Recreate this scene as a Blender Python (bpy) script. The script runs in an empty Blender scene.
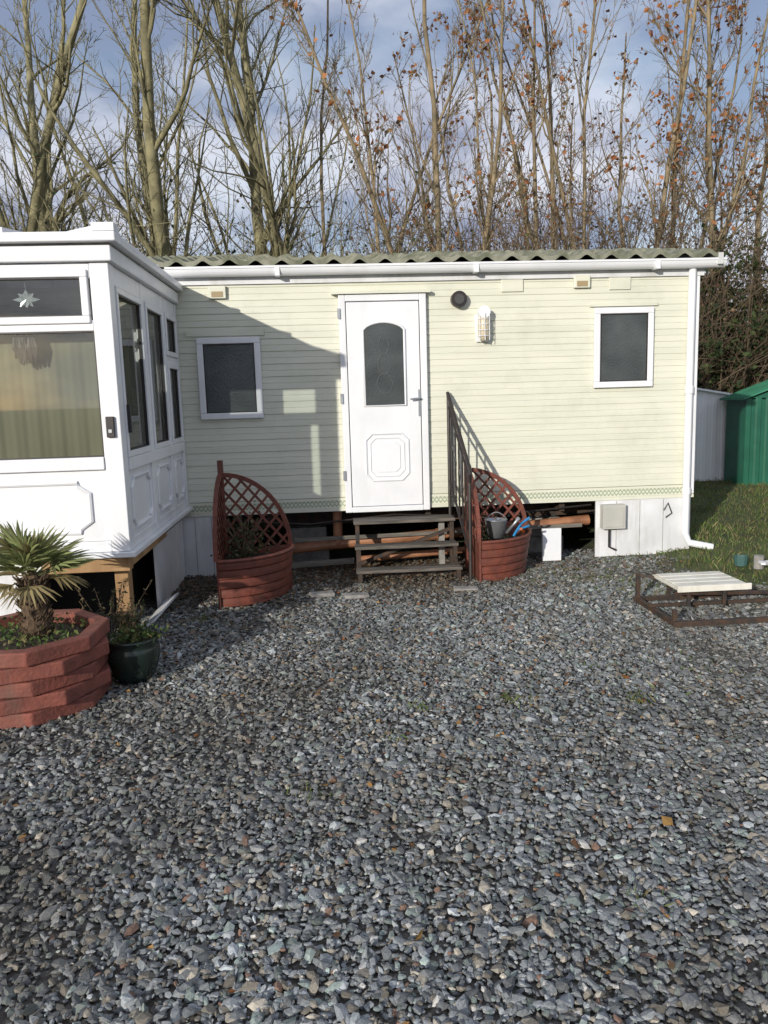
import bpy, math, random
import numpy as np
from mathutils import Vector, Matrix

S = bpy.context.scene
S.view_settings.view_transform = 'Standard'
S.view_settings.look = 'None'
S.view_settings.exposure = 0
COL = S.collection

# ------------------------------------------------------------ helpers
def new_mat(name):
    m = bpy.data.materials.new(name); m.use_nodes = True
    nt = m.node_tree
    return m, nt, nt.nodes['Principled BSDF']

def mat(name, c1, c2=None, rough=0.6, scale=4.0, bump=0.0, bscale=40.0, metal=0.0, stretch=(1,1,1), spec=0.5, dirt=None, dirt_amt=0.0, dstretch=(2.2,2.2,.5)):
    m, nt, b = new_mat(name)
    N, L = nt.nodes, nt.links
    b.inputs['Roughness'].default_value = rough
    b.inputs['Metallic'].default_value = metal
    b.inputs['Specular IOR Level'].default_value = spec
    geo = N.new('ShaderNodeNewGeometry')
    mp = N.new('ShaderNodeMapping'); mp.inputs['Scale'].default_value = stretch
    L.new(geo.outputs['Position'], mp.inputs['Vector'])
    c2 = c2 or tuple(v*0.8 for v in c1)
    nz = N.new('ShaderNodeTexNoise'); nz.inputs['Scale'].default_value = scale; nz.inputs['Detail'].default_value = 6
    L.new(mp.outputs[0], nz.inputs['Vector'])
    rp = N.new('ShaderNodeValToRGB')
    rp.color_ramp.elements[0].position = 0.35; rp.color_ramp.elements[1].position = 0.65
    rp.color_ramp.elements[0].color = (*c2, 1); rp.color_ramp.elements[1].color = (*c1, 1)
    L.new(nz.outputs['Fac'], rp.inputs[0])
    out = rp.outputs[0]
    if dirt:
        n2 = N.new('ShaderNodeTexNoise'); n2.inputs['Scale'].default_value = 2.2; n2.inputs['Detail'].default_value = 9; n2.inputs['Roughness'].default_value = 0.7
        mp2 = N.new('ShaderNodeMapping'); mp2.inputs['Scale'].default_value = dstretch
        L.new(geo.outputs['Position'], mp2.inputs['Vector']); L.new(mp2.outputs[0], n2.inputs['Vector'])
        r2 = N.new('ShaderNodeMapRange'); r2.inputs[1].default_value = 0.5; r2.inputs[2].default_value = 0.8; r2.inputs[4].default_value = dirt_amt
        L.new(n2.outputs['Fac'], r2.inputs[0])
        mx = N.new('ShaderNodeMix'); mx.data_type = 'RGBA'
        L.new(r2.outputs[0], mx.inputs[0]); L.new(out, mx.inputs[6]); mx.inputs[7].default_value = (*dirt, 1)
        out = mx.outputs[2]
    L.new(out, b.inputs['Base Color'])
    if bump:
        n3 = N.new('ShaderNodeTexNoise'); n3.inputs['Scale'].default_value = bscale; n3.inputs['Detail'].default_value = 5
        L.new(mp.outputs[0], n3.inputs['Vector'])
        bp = N.new('ShaderNodeBump'); bp.inputs['Strength'].default_value = bump; bp.inputs['Distance'].default_value = 0.01
        L.new(n3.outputs['Fac'], bp.inputs['Height']); L.new(bp.outputs[0], b.inputs['Normal'])
    return m

def attr_mat(name, rough=0.7, attr='col', transl=0.0, bump=0.0):
    m, nt, b = new_mat(name)
    a = nt.nodes.new('ShaderNodeAttribute'); a.attribute_name = attr
    b.inputs['Roughness'].default_value = rough
    b.inputs['Specular IOR Level'].default_value = 0.3
    if bump:
        geo = nt.nodes.new('ShaderNodeNewGeometry')
        n3 = nt.nodes.new('ShaderNodeTexNoise'); n3.inputs['Scale'].default_value = 160; n3.inputs['Detail'].default_value = 3
        nt.links.new(geo.outputs['Position'], n3.inputs['Vector'])
        mr = nt.nodes.new('ShaderNodeMapRange'); mr.inputs[1].default_value=.3; mr.inputs[2].default_value=.7; mr.inputs[3].default_value=.75; mr.inputs[4].default_value=1.25
        nt.links.new(n3.outputs['Fac'], mr.inputs[0])
        vm = nt.nodes.new('ShaderNodeVectorMath'); vm.operation='SCALE'
        nt.links.new(a.outputs['Color'], vm.inputs[0]); nt.links.new(mr.outputs[0], vm.inputs['Scale'])
        nt.links.new(vm.outputs[0], b.inputs['Base Color'])
    else:
        nt.links.new(a.outputs['Color'], b.inputs['Base Color'])
    if transl:
        t = nt.nodes.new('ShaderNodeBsdfTranslucent'); mx = nt.nodes.new('ShaderNodeMixShader'); mx.inputs[0].default_value = transl
        nt.links.new(a.outputs['Color'], t.inputs[0]); nt.links.new(b.outputs[0], mx.inputs[1]); nt.links.new(t.outputs[0], mx.inputs[2])
        nt.links.new(mx.outputs[0], nt.nodes['Material Output'].inputs[0])
    return m

def empty(name):
    e = bpy.data.objects.new(name, None); COL.objects.link(e); e.empty_display_size = 0.2
    return e

def fast_mesh(name, V, F, material, parent=None, col=None, smooth=False):
    V = np.asarray(V, dtype=np.float32); F = np.asarray(F, dtype=np.int32)
    me = bpy.data.meshes.new(name)
    me.vertices.add(len(V)); me.vertices.foreach_set('co', V.ravel())
    k = F.shape[1]
    me.loops.add(F.size); me.loops.foreach_set('vertex_index', F.ravel())
    me.polygons.add(len(F)); me.polygons.foreach_set('loop_start', np.arange(0, F.size, k, dtype=np.int32))
    me.update(calc_edges=True)
    me.polygons.foreach_set('use_smooth', np.full(len(F), smooth, dtype=bool))
    if col is not None:
        a = me.attributes.new('col', 'FLOAT_COLOR', 'POINT')
        c = np.ones((len(V), 4), dtype=np.float32); c[:, :3] = col
        a.data.foreach_set('color', c.ravel())
    me.materials.append(material)
    o = bpy.data.objects.new(name, me); COL.objects.link(o)
    if parent: o.parent = parent
    return o

class B:
    def __init__(s): s.v = []; s.f = []
    def box(s, x0, x1, y0, y1, z0, z1):
        n = len(s.v)
        s.v += [(x0,y0,z0),(x1,y0,z0),(x1,y1,z0),(x0,y1,z0),(x0,y0,z1),(x1,y0,z1),(x1,y1,z1),(x0,y1,z1)]
        s.f += [tuple(n+i for i in q) for q in [(0,3,2,1),(4,5,6,7),(0,1,5,4),(1,2,6,5),(2,3,7,6),(3,0,4,7)]]
        return s
    def beam(s, a, b, w, h, up=(0,0,1)):
        a = Vector(a); b = Vector(b); d = (b-a).normalized(); up = Vector(up)
        sd = d.cross(up)
        if sd.length < 1e-4: sd = d.cross(Vector((0,1,0)))
        sd.normalize(); u = sd.cross(d).normalized()
        n = len(s.v)
        for p in (a, b):
            for i, j in ((-1,-1),(1,-1),(1,1),(-1,1)):
                s.v.append(tuple(p + sd*(i*w/2) + u*(j*h/2)))
        s.f += [tuple(n+i for i in q) for q in [(3,2,1,0),(4,5,6,7),(0,1,5,4),(1,2,6,5),(2,3,7,6),(3,0,4,7)]]
        return s
    def tube(s, pts, r, n=8, closed=False, caps=True):
        pts = [Vector(p) for p in pts]; m = len(pts)
        rr = r if isinstance(r, (list, tuple)) else [r]*m
        base = len(s.v); prev = None
        for i, p in enumerate(pts):
            if closed: t = (pts[(i+1) % m]-pts[i-1])
            else: t = pts[min(i+1, m-1)]-pts[max(i-1, 0)]
            t.normalize()
            if prev is None:
                a = t.cross(Vector((0,0,1)))
                if a.length < 1e-3: a = t.cross(Vector((0,1,0)))
            else:
                a = prev - t*prev.dot(t)
            a.normalize(); prev = a; c = t.cross(a)
            for k in range(n):
                an = 2*math.pi*k/n
                s.v.append(tuple(p + (a*math.cos(an)+c*math.sin(an))*rr[i]))
        for i in range(m if closed else m-1):
            j = (i+1) % m
            for k in range(n):
                l = (k+1) % n
                s.f.append((base+i*n+k, base+i*n+l, base+j*n+l, base+j*n+k))
        if caps and not closed:
            s.f.append(tuple(base+k for k in reversed(range(n))))
            s.f.append(tuple(base+(m-1)*n+k for k in range(n)))
        return s
    def lathe(s, cx, cy, prof, n=24, jit=0.0):
        base = len(s.v)
        for r, z in prof:
            for k in range(n):
                a = 2*math.pi*k/n
                s.v.append((cx+r*math.cos(a), cy+r*math.sin(a), z))
        for i in range(len(prof)-1):
            for k in range(n):
                l = (k+1) % n
                s.f.append((base+i*n+k, base+i*n+l, base+(i+1)*n+l, base+(i+1)*n+k))
        return s
    def poly(s, pts):
        n = len(s.v); s.v += [tuple(p) for p in pts]; s.f.append(tuple(range(n, n+len(pts)))); return s
    def prism(s, pts, dv):
        n = len(s.v); k = len(pts); dv = Vector(dv)
        s.v += [tuple(p) for p in pts]; s.v += [tuple(Vector(p)+dv) for p in pts]
        s.f.append(tuple(range(n, n+k))); s.f.append(tuple(reversed(range(n+k, n+2*k))))
        for i in range(k):
            j = (i+1) % k
            s.f.append((n+i, n+k+i, n+k+j, n+j))
        return s
    def obj(s, name, material, parent=None, bevel=0.0, smooth=False):
        me = bpy.data.meshes.new(name); me.from_pydata(s.v, [], s.f); me.update()
        if smooth:
            me.polygons.foreach_set('use_smooth', np.ones(len(me.polygons), dtype=bool))
        me.materials.append(material)
        o = bpy.data.objects.new(name, me); COL.objects.link(o)
        if parent: o.parent = parent
        if bevel:
            bv = o.modifiers.new('bevel', 'BEVEL'); bv.width = bevel; bv.segments = 2; bv.limit_method = 'ANGLE'
        return o

def sstep(a, b, x):
    t = np.clip((x-a)/(b-a), 0, 1); return t*t*(3-2*t)

# ------------------------------------------------------------ materials
M_white = mat('upvc_white', (.79,.80,.82), (.73,.745,.77), rough=.32, scale=3, dirt=(.48,.48,.43), dirt_amt=.30)
M_white_d = mat('skirt_white', (.72,.73,.75), (.60,.61,.62), rough=.45, scale=3, dirt=(.28,.27,.20), dirt_amt=.6)
M_cream = mat('siding_cream', (.69,.69,.575), (.63,.635,.525), rough=.38, scale=2.2, dirt=(.47,.475,.39), dirt_amt=.55, bump=.55, bscale=1.6, stretch=(.6,1,5.5), dstretch=(1.2,1.2,1.0))
M_roof = mat('roof_tile_moss', (.27,.27,.21), (.12,.13,.085), rough=.85, scale=9, bump=.6, bscale=60)
M_wood_red = mat('redbrown_stain', (.185,.050,.030), (.115,.034,.022), rough=.6, scale=14, bump=.3, bscale=60, dirt=(.10,.065,.045), dirt_amt=.55)
M_terr = mat('terracotta_paint', (.235,.070,.048), (.15,.048,.034), rough=.75, scale=10, bump=.5, bscale=50, dirt=(.10,.07,.055), dirt_amt=.85)
M_timber = mat('raw_timber', (.40,.25,.12), (.27,.155,.07), rough=.75, scale=7, bump=.3, stretch=(1,1,.3))
M_grey_wood = mat('weathered_wood', (.20,.18,.15), (.11,.10,.085), rough=.85, scale=12, bump=.5, stretch=(.3,2,2))
M_step = mat('dark_step_wood', (.15,.13,.11), (.055,.05,.042), rough=.8, scale=14, bump=.5, stretch=(.3,2,2))
M_black = mat('black_metal', (.022,.022,.024), (.04,.03,.025), rough=.45, scale=20, metal=.2)
M_rust = mat('rusty_black_steel', (.030,.027,.025), (.075,.042,.025), rough=.7, scale=16, metal=.1, bump=.3)
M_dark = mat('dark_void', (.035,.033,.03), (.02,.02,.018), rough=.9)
M_soil = mat('soil', (.05,.036,.024), (.022,.016,.012), rough=.95, scale=30, bump=1, bscale=90)
M_steel = mat('galvanised', (.45,.47,.49), (.33,.35,.37), rough=.4, scale=12, metal=.7)
M_pipe = mat('brown_pipe', (.36,.165,.085), (.20,.09,.045), rough=.5, scale=8)
M_conc = mat('concrete', (.30,.29,.27), (.19,.18,.165), rough=.9, scale=12, bump=.5)
M_greymet = mat('meter_box', (.50,.50,.45), (.42,.42,.38), rough=.5)
M_pot = mat('dark_glaze', (.012,.022,.018), (.02,.028,.022), rough=.15)
M_shedg = mat('green_metal', (.020,.125,.075), (.013,.09,.055), rough=.45, scale=3)
M_shedr = mat('green_roof', (.05,.24,.14), (.035,.17,.10), rough=.5, scale=3)
M_shedw = mat('white_metal', (.82,.83,.86), (.76,.77,.80), rough=.5, scale=3, dirt=(.55,.56,.54), dirt_amt=.4)
M_blue = mat('blue_plastic', (.02,.22,.50), rough=.4)
M_tan = mat('vent_tan', (.38,.29,.16), (.33,.25,.14), rough=.6)
M_blind = mat('beige_blind', (.235,.225,.15), (.19,.185,.12), rough=.9, scale=2)
M_fiber = mat('palm_trunk', (.13,.085,.05), (.055,.036,.022), rough=.95, scale=40, bump=1, bscale=70)
M_bark = mat('bark', (.27,.245,.135), (.12,.11,.06), rough=.9, scale=5, bump=.6, bscale=25)
M_bark2 = mat('bark_right', (.29,.225,.135), (.14,.115,.07), rough=.9, scale=5, bump=.5, bscale=25)
M_twig = mat('twig_brown', (.17,.12,.075), (.09,.068,.042), rough=.9, scale=5)
M_leaf = attr_mat('leaf', .7, transl=.25)
M_stone = attr_mat('stone', .6, bump=1)

def obscure(name, base):
    m, nt, b = new_mat(name)
    b.inputs['Base Color'].default_value = (*base, 1); b.inputs['Roughness'].default_value = .16
    geo = nt.nodes.new('ShaderNodeNewGeometry'); v = nt.nodes.new('ShaderNodeTexVoronoi'); v.inputs['Scale'].default_value = 70
    n = nt.nodes.new('ShaderNodeTexNoise'); n.inputs['Scale'].default_value = 3; n.inputs['Detail'].default_value = 2
    nt.links.new(geo.outputs['Position'], v.inputs['Vector']); nt.links.new(geo.outputs['Position'], n.inputs['Vector'])
    bp = nt.nodes.new('ShaderNodeBump'); bp.inputs['Strength'].default_value = .45; bp.inputs['Distance'].default_value = .004
    nt.links.new(v.outputs['Distance'], bp.inputs['Height']); nt.links.new(bp.outputs[0], b.inputs['Normal'])
    r = nt.nodes.new('ShaderNodeValToRGB'); r.color_ramp.elements[0].position=.3; r.color_ramp.elements[1].position=.75
    r.color_ramp.elements[0].color = (*[c*.7 for c in base],1); r.color_ramp.elements[1].color = (*[c*1.5 for c in base],1)
    nt.links.new(n.outputs['Fac'], r.inputs[0]); nt.links.new(r.outputs[0], b.inputs['Base Color'])
    return m
M_obs = obscure('obscure_glass', (.060,.068,.068))

def clear_glass():
    m = bpy.data.materials.new('clear_glass'); m.use_nodes = True; nt = m.node_tree; nt.nodes.clear()
    o = nt.nodes.new('ShaderNodeOutputMaterial'); t = nt.nodes.new('ShaderNodeBsdfTransparent'); g = nt.nodes.new('ShaderNodeBsdfGlossy')
    t.inputs[0].default_value = (.88,.92,.90,1); g.inputs['Roughness'].default_value = .02
    f = nt.nodes.new('ShaderNodeFresnel'); f.inputs[0].default_value = 1.6
    ad = nt.nodes.new('ShaderNodeMath'); ad.operation='ADD'; ad.inputs[1].default_value=.10; ad.use_clamp=True
    mx = nt.nodes.new('ShaderNodeMixShader'); nt.links.new(f.outputs[0], ad.inputs[0]); nt.links.new(ad.outputs[0], mx.inputs[0])
    nt.links.new(t.outputs[0], mx.inputs[1]); nt.links.new(g.outputs[0], mx.inputs[2]); nt.links.new(mx.outputs[0], o.inputs[0])
    return m
M_glass = clear_glass()

def trim_mat():
    m, nt, b = new_mat('green_pattern_trim')
    geo = nt.nodes.new('ShaderNodeNewGeometry'); sp = nt.nodes.new('ShaderNodeSeparateXYZ'); nt.links.new(geo.outputs['Position'], sp.inputs[0])
    def mth(op, a, bb):
        n = nt.nodes.new('ShaderNodeMath'); n.operation = op
        for i, q in enumerate((a, bb)):
            if q is None: continue
            if isinstance(q, (int, float)): n.inputs[i].default_value = q
            else: nt.links.new(q, n.inputs[i])
        return n.outputs[0]
    sx = mth('SINE', mth('MULTIPLY', sp.outputs[0], 2*math.pi/.075), None)
    zc = mth('MULTIPLY', mth('SUBTRACT', sp.outputs[2], .635), 1/.022)
    d1 = mth('ABSOLUTE', mth('SUBTRACT', sx, zc), None)
    d2 = mth('ABSOLUTE', mth('ADD', sx, zc), None)
    d = mth('MINIMUM', d1, d2)
    msk = mth('LESS_THAN', d, .38)
    mx = nt.nodes.new('ShaderNodeMix'); mx.data_type='RGBA'; nt.links.new(msk, mx.inputs[0])
    mx.inputs[6].default_value=(.64,.64,.52,1); mx.inputs[7].default_value=(.32,.38,.27,1)
    nt.links.new(mx.outputs[2], b.inputs['Base Color']); b.inputs['Roughness'].default_value=.5
    return m
M_trim = trim_mat()

# ------------------------------------------------------------ camera
H = 1.6; yaw = math.radians(4); p = math.radians(8.5); r = math.radians(1.7)
F = Vector((math.sin(yaw), math.cos(yaw), 0)); R = Vector((math.cos(yaw), -math.sin(yaw), 0)); Z = Vector((0,0,1))
Fp = F*math.cos(p)-Z*math.sin(p); U = F*math.sin(p)+Z*math.cos(p)
Rc = R*math.cos(r)-U*math.sin(r); Uc = U*math.cos(r)+R*math.sin(r)
cam = bpy.data.cameras.new('camera'); co = bpy.data.objects.new('camera', cam); COL.objects.link(co)
mw = Matrix.Identity(4)
for i in range(3):
    mw[i][0] = Rc[i]; mw[i][1] = Uc[i]; mw[i][2] = -Fp[i]
mw[2][3] = H
co.matrix_world = mw
cam.sensor_fit = 'VERTICAL'; cam.sensor_height = 24; cam.lens = 18.02; cam.clip_end = 2000; cam.clip_start = .05
S.camera = co

# ------------------------------------------------------------ light
az = math.radians(33); el = math.radians(15)
d = Vector((math.sin(az)*math.cos(el), math.cos(az)*math.cos(el), -math.sin(el)))
sl = bpy.data.lights.new('sun', 'SUN'); sl.energy = 4.0; sl.angle = math.radians(.6); sl.color = (1,.94,.85)
so = bpy.data.objects.new('sun', sl); COL.objects.link(so); so.rotation_euler = d.to_track_quat('-Z','Y').to_euler(); so.location = (-6,-8,8)
W = bpy.data.worlds.new('World'); S.world = W; W.use_nodes = True
nt = W.node_tree; bg = nt.nodes['Background']
sky = nt.nodes.new('ShaderNodeTexSky'); sky.sky_type = 'NISHITA'; sky.sun_disc = False
sky.sun_elevation = el; sky.sun_rotation = math.radians(180+33); sky.air_density = 1.0; sky.dust_density = .6
tc = nt.nodes.new('ShaderNodeTexCoord'); mp = nt.nodes.new('ShaderNodeMapping'); mp.inputs['Scale'].default_value = (1.2,1.2,2.6); mp.inputs['Location'].default_value=(.4,.2,.1)
nt.links.new(tc.outputs['Generated'], mp.inputs['Vector'])
nz = nt.nodes.new('ShaderNodeTexNoise'); nz.inputs['Scale'].default_value = 2.4; nz.inputs['Detail'].default_value = 8; nz.inputs['Roughness'].default_value=.55
nt.links.new(mp.outputs[0], nz.inputs['Vector'])
rp = nt.nodes.new('ShaderNodeValToRGB'); rp.color_ramp.elements[0].position=.34; rp.color_ramp.elements[1].position=.58
rp.color_ramp.elements[0].color=(.45,.45,.45,1); rp.color_ramp.elements[1].color=(.98,.98,.98,1)
nt.links.new(nz.outputs['Fac'], rp.inputs[0])
n2 = nt.nodes.new('ShaderNodeTexNoise'); n2.inputs['Scale'].default_value=3.0; n2.inputs['Detail'].default_value=8; n2.inputs['Roughness'].default_value=.55
nt.links.new(mp.outputs[0], n2.inputs['Vector'])
cr = nt.nodes.new('ShaderNodeValToRGB'); cr.color_ramp.elements[0].position=.40; cr.color_ramp.elements[1].position=.58
cr.color_ramp.elements[0].color=(1.95,2.25,3.3,1); cr.color_ramp.elements[1].color=(5.3,5.5,6.2,1)
nt.links.new(n2.outputs['Fac'], cr.inputs[0])
mx = nt.nodes.new('ShaderNodeMix'); mx.data_type='RGBA'
nt.links.new(rp.outputs[0], mx.inputs[0]); nt.links.new(sky.outputs[0], mx.inputs[6]); nt.links.new(cr.outputs[0], mx.inputs[7])
nt.links.new(mx.outputs[2], bg.inputs[0]); bg.inputs[1].default_value = .145

# ------------------------------------------------------------ ground
def gz(x, y):
    return .10*sstep(2.7,4.0,x)*sstep(4.8,6.8,y) + .012*np.sin(x*1.7+y*.9)*np.sin(y*1.3-x*.4)*sstep(7.5,5,y)
def gmask(x, y):
    e = x-(2.95+(6.95-y)*.23)
    e = e+.12*np.sin(y*5.1+1)+.09*np.sin(y*11.3+x*3)
    a = sstep(-.45,.35,e)
    a = np.maximum(a, sstep(7.6,8.2,y))
    return a
def lines(f0, f1, st, far):
    a = list(np.arange(f0, f1+1e-6, st)); q = st; x = f0
    lo = []; hi = []
    while x > -far: q *= 1.5; x -= q; lo.append(x)
    x = f1; q = st
    while x < far: q *= 1.5; x += q; hi.append(x)
    return np.array(lo[::-1]+a+hi)
gx = lines(-5, 8, .12, 500); gy = lines(0, 13, .12, 500)
X, Y = np.meshgrid(gx, gy)
V = np.stack([X, Y, gz(X,Y)], -1).reshape(-1,3)
nx, ny = len(gx), len(gy)
I, J = np.meshgrid(np.arange(nx-1), np.arange(ny-1)); a = (J*nx+I).ravel()
Fq = np.stack([a, a+1, a+nx+1, a+nx], -1)
m, nt, b = new_mat('ground_mix')
N, L = nt.nodes, nt.links
geo = N.new('ShaderNodeNewGeometry')
def noise(sc, det=5):
    n = N.new('ShaderNodeTexNoise'); n.inputs['Scale'].default_value=sc; n.inputs['Detail'].default_value=det; L.new(geo.outputs['Position'], n.inputs['Vector']); return n
def ramp(src, p0, c0, p1, c1):
    rr = N.new('ShaderNodeValToRGB'); rr.color_ramp.elements[0].position=p0; rr.color_ramp.elements[1].position=p1
    rr.color_ramp.elements[0].color=(*c0,1); rr.color_ramp.elements[1].color=(*c1,1); L.new(src, rr.inputs[0]); return rr
vo = N.new('ShaderNodeTexVoronoi'); vo.inputs['Scale'].default_value=60; L.new(geo.outputs['Position'], vo.inputs['Vector'])
sc = N.new('ShaderNodeSeparateXYZ'); L.new(vo.outputs['Color'], sc.inputs[0])
gr = ramp(sc.outputs[0], .0, (.045,.039,.030), 1, (.135,.125,.11))
gs = ramp(noise(6).outputs['Fac'], .35, (.045,.055,.02), .65, (.085,.11,.03))
at = N.new('ShaderNodeAttribute'); at.attribute_name='col'
mx = N.new('ShaderNodeMix'); mx.data_type='RGBA'; L.new(at.outputs['Fac'], mx.inputs[0]); L.new(gr.outputs[0], mx.inputs[6]); L.new(gs.outputs[0], mx.inputs[7])
L.new(mx.outputs[2], b.inputs['Base Color']); b.inputs['Roughness'].default_value=.9
bp = N.new('ShaderNodeBump'); bp.inputs['Strength'].default_value=.8; bp.inputs['Distance'].default_value=.010; L.new(vo.outputs['Distance'], bp.inputs['Height']); bp.invert=True
L.new(bp.outputs[0], b.inputs['Normal'])
gm = gmask(V[:,0], V[:,1])
fast_mesh('ground', V, Fq, m, col=np.stack([gm]*3, -1), smooth=True)

# ------------------------------------------------------------ gravel (one object)
rng = np.random.default_rng(7)
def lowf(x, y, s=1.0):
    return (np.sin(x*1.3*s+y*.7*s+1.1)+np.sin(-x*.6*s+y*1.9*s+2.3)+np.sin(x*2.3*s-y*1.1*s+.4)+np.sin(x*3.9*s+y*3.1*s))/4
def dirt_shade(x, y):  # soil and litter by the wall, plus soft tree-shade bands painted into stone colour
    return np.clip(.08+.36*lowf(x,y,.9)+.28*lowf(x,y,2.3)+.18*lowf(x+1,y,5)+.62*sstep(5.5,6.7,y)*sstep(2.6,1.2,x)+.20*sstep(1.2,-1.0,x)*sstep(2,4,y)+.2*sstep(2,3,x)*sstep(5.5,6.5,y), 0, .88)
def gravel():
    n = 320000
    x = rng.uniform(-5.2, 5.2, n); y = rng.uniform(.7, 7.5, n)
    keep = (np.abs(x-.07*y) < .60*y+.7) & (gmask(x, y) < rng.uniform(.1, .9, n))
    dens = np.where(y < 3.4, 1.0, np.where(y<5, .72, .55))
    keep &= rng.uniform(0,1,n) < dens
    keep &= rng.uniform(0,1,n) > .55*dirt_shade(x,y)
    x = x[keep]; y = y[keep]
    ph = (1+5**.5)/2
    ico = np.array([(-1,ph,0),(1,ph,0),(-1,-ph,0),(1,-ph,0),(0,-1,ph),(0,1,ph),(0,-1,-ph),(0,1,-ph),(ph,0,-1),(ph,0,1),(-ph,0,-1),(-ph,0,1)])
    ico /= np.linalg.norm(ico[0])
    fc = np.array([(0,11,5),(0,5,1),(0,1,7),(0,7,10),(0,10,11),(1,5,9),(5,11,4),(11,10,2),(10,7,6),(7,1,8),(3,9,4),(3,4,2),(3,2,6),(3,6,8),(3,8,9),(4,9,5),(2,4,11),(6,2,10),(8,6,7),(9,8,1)])
    octv = np.array([(1,0,0),(0,1,0),(-1,0,0),(0,-1,0),(0,0,1),(0,0,-1)],float)*1.15
    octf = np.array([(0,1,4),(1,2,4),(2,3,4),(3,0,4),(1,0,5),(2,1,5),(3,2,5),(0,3,5)])
    VV=[];FF=[];CC=[];off=0
    near = y<3.4
    for (T,TF,sel) in ((ico,fc,near),(octv,octf,~near)):
        X_=x[sel]; Y_=y[sel]; n=len(X_); k=len(T)
        s = np.clip(rng.lognormal(math.log(.0100), .40, n), .0042, .026)*np.where(Y_>5,1.12,1)
        sc = np.stack([s*rng.uniform(.95,1.55,n), s*rng.uniform(.6,1.05,n), s*rng.uniform(.35,.72,n)], -1)
        P = T[None]*rng.uniform(.68,1.28,(n,k,1))*sc[:,None,:]
        tx = rng.normal(0,.34,n); a = rng.uniform(0,6.283,n); ty = rng.normal(0,.34,n)
        cx, sx = np.cos(tx)[:,None], np.sin(tx)[:,None]; cy, sy = np.cos(ty)[:,None], np.sin(ty)[:,None]; ca, sa = np.cos(a)[:,None], np.sin(a)[:,None]
        px, py, pz = P[...,0], P[...,1], P[...,2]
        py, pz = py*cx-pz*sx, py*sx+pz*cx
        px, pz = px*cy+pz*sy, -px*sy+pz*cy
        px, py = px*ca-py*sa, px*sa+py*ca
        zz = gz(X_, Y_)+rng.uniform(.0,.010,n)+.003
        VV.append(np.stack([px+X_[:,None], py+Y_[:,None], pz+zz[:,None]], -1).reshape(-1,3))
        FF.append((TF[None]+(np.arange(n)*k)[:,None,None]).reshape(-1,3)+off); off+=n*k
        v = np.clip(rng.lognormal(0,.36,n), .4, 2.4)
        base = np.array([.178,.190,.194])[None]*v[:,None]
        w = rng.uniform(0,1,n)
        q=w<.16; base[q] = np.array([.21,.19,.155])*v[q][:,None]
        base[(w>.16)&(w<.18)] = np.array([.46,.45,.42])
        base[(w>.20)&(w<.216)] = np.array([.20,.125,.09])
        q=(w>.23)&(w<.36); base[q] = np.array([.165,.195,.180])*v[q][:,None]
        dm = dirt_shade(X_,Y_)
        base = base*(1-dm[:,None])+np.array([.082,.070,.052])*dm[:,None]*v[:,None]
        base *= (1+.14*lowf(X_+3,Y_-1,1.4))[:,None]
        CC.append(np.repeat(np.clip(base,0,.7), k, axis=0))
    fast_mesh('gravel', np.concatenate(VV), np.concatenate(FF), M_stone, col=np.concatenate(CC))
gravel()

# ------------------------------------------------------------ leaf helper
def leaf_cloud(C, size, cols, rng, flat=0.0, aspect=.6):
    n = len(C)
    u = rng.normal(0,1,(n,3)); 
    if flat: u[:,2] *= (1-flat)
    u /= np.linalg.norm(u,axis=1)[:,None]
    w = rng.normal(0,1,(n,3))
    if flat: w[:,2] *= (1-flat)
    w -= (w*u).sum(1)[:,None]*u; w /= np.linalg.norm(w,axis=1)[:,None]
    nn = np.cross(u,w)
    s = size*rng.uniform(.6,1.3,n)[:,None]
    P = np.stack([C-u*s*.5, C+w*s*aspect*.5+nn*s*.1, C+u*s*.5, C-w*s*aspect*.5+nn*s*.1], 1).reshape(-1,3)
    F = (np.array([[0,1,2,3]])+np.arange(n)[:,None]*4)
    c = np.repeat(cols[rng.integers(0,len(cols),n)]*rng.uniform(.7,1.3,n)[:,None], 4, axis=0)
    return P, F, c

AUT = np.array([(.24,.10,.035),(.30,.16,.05),(.17,.085,.04),(.36,.21,.07),(.12,.065,.035),(.20,.13,.075)])
LIT = np.array([(.10,.06,.035),(.14,.085,.045),(.17,.085,.04),(.22,.13,.06),(.08,.05,.03),(.12,.09,.06)])
n = 420
fx = rng.uniform(-3.0,4.2,n); fy = rng.uniform(1.6,7.0,n)
n3_ = 300
fx = np.concatenate([fx, rng.normal(.7,1.1,n3_)]); fy = np.concatenate([fy, rng.normal(4.4,1.0,n3_)])
P1, F1, c1 = leaf_cloud(np.stack([fx,fy,gz(fx,fy)+.021],-1), .030, AUT, rng, flat=.75)
n2_ = 6500
fx = rng.normal(-.1,1.35,n2_); fy = 7.3-np.abs(rng.normal(0,.70,n2_))
P2, F2, c2 = leaf_cloud(np.stack([fx,fy,gz(fx,fy)+.016],-1), .026, LIT, rng, flat=.75)
bx_=rng.uniform(-2.0,3.0,16); by_=rng.uniform(2.0,4.8,16)
P3, F3, c3 = leaf_cloud(np.stack([bx_,by_,gz(bx_,by_)+.027],-1), .055, AUT[:4], rng, flat=.8, aspect=.75)
fast_mesh('fallen_leaves', np.concatenate([P1,P2,P3]), np.concatenate([F1,F2+len(P1),F3+len(P1)+len(P2)]), M_leaf, col=np.concatenate([c1,c2,c3]))
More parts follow.
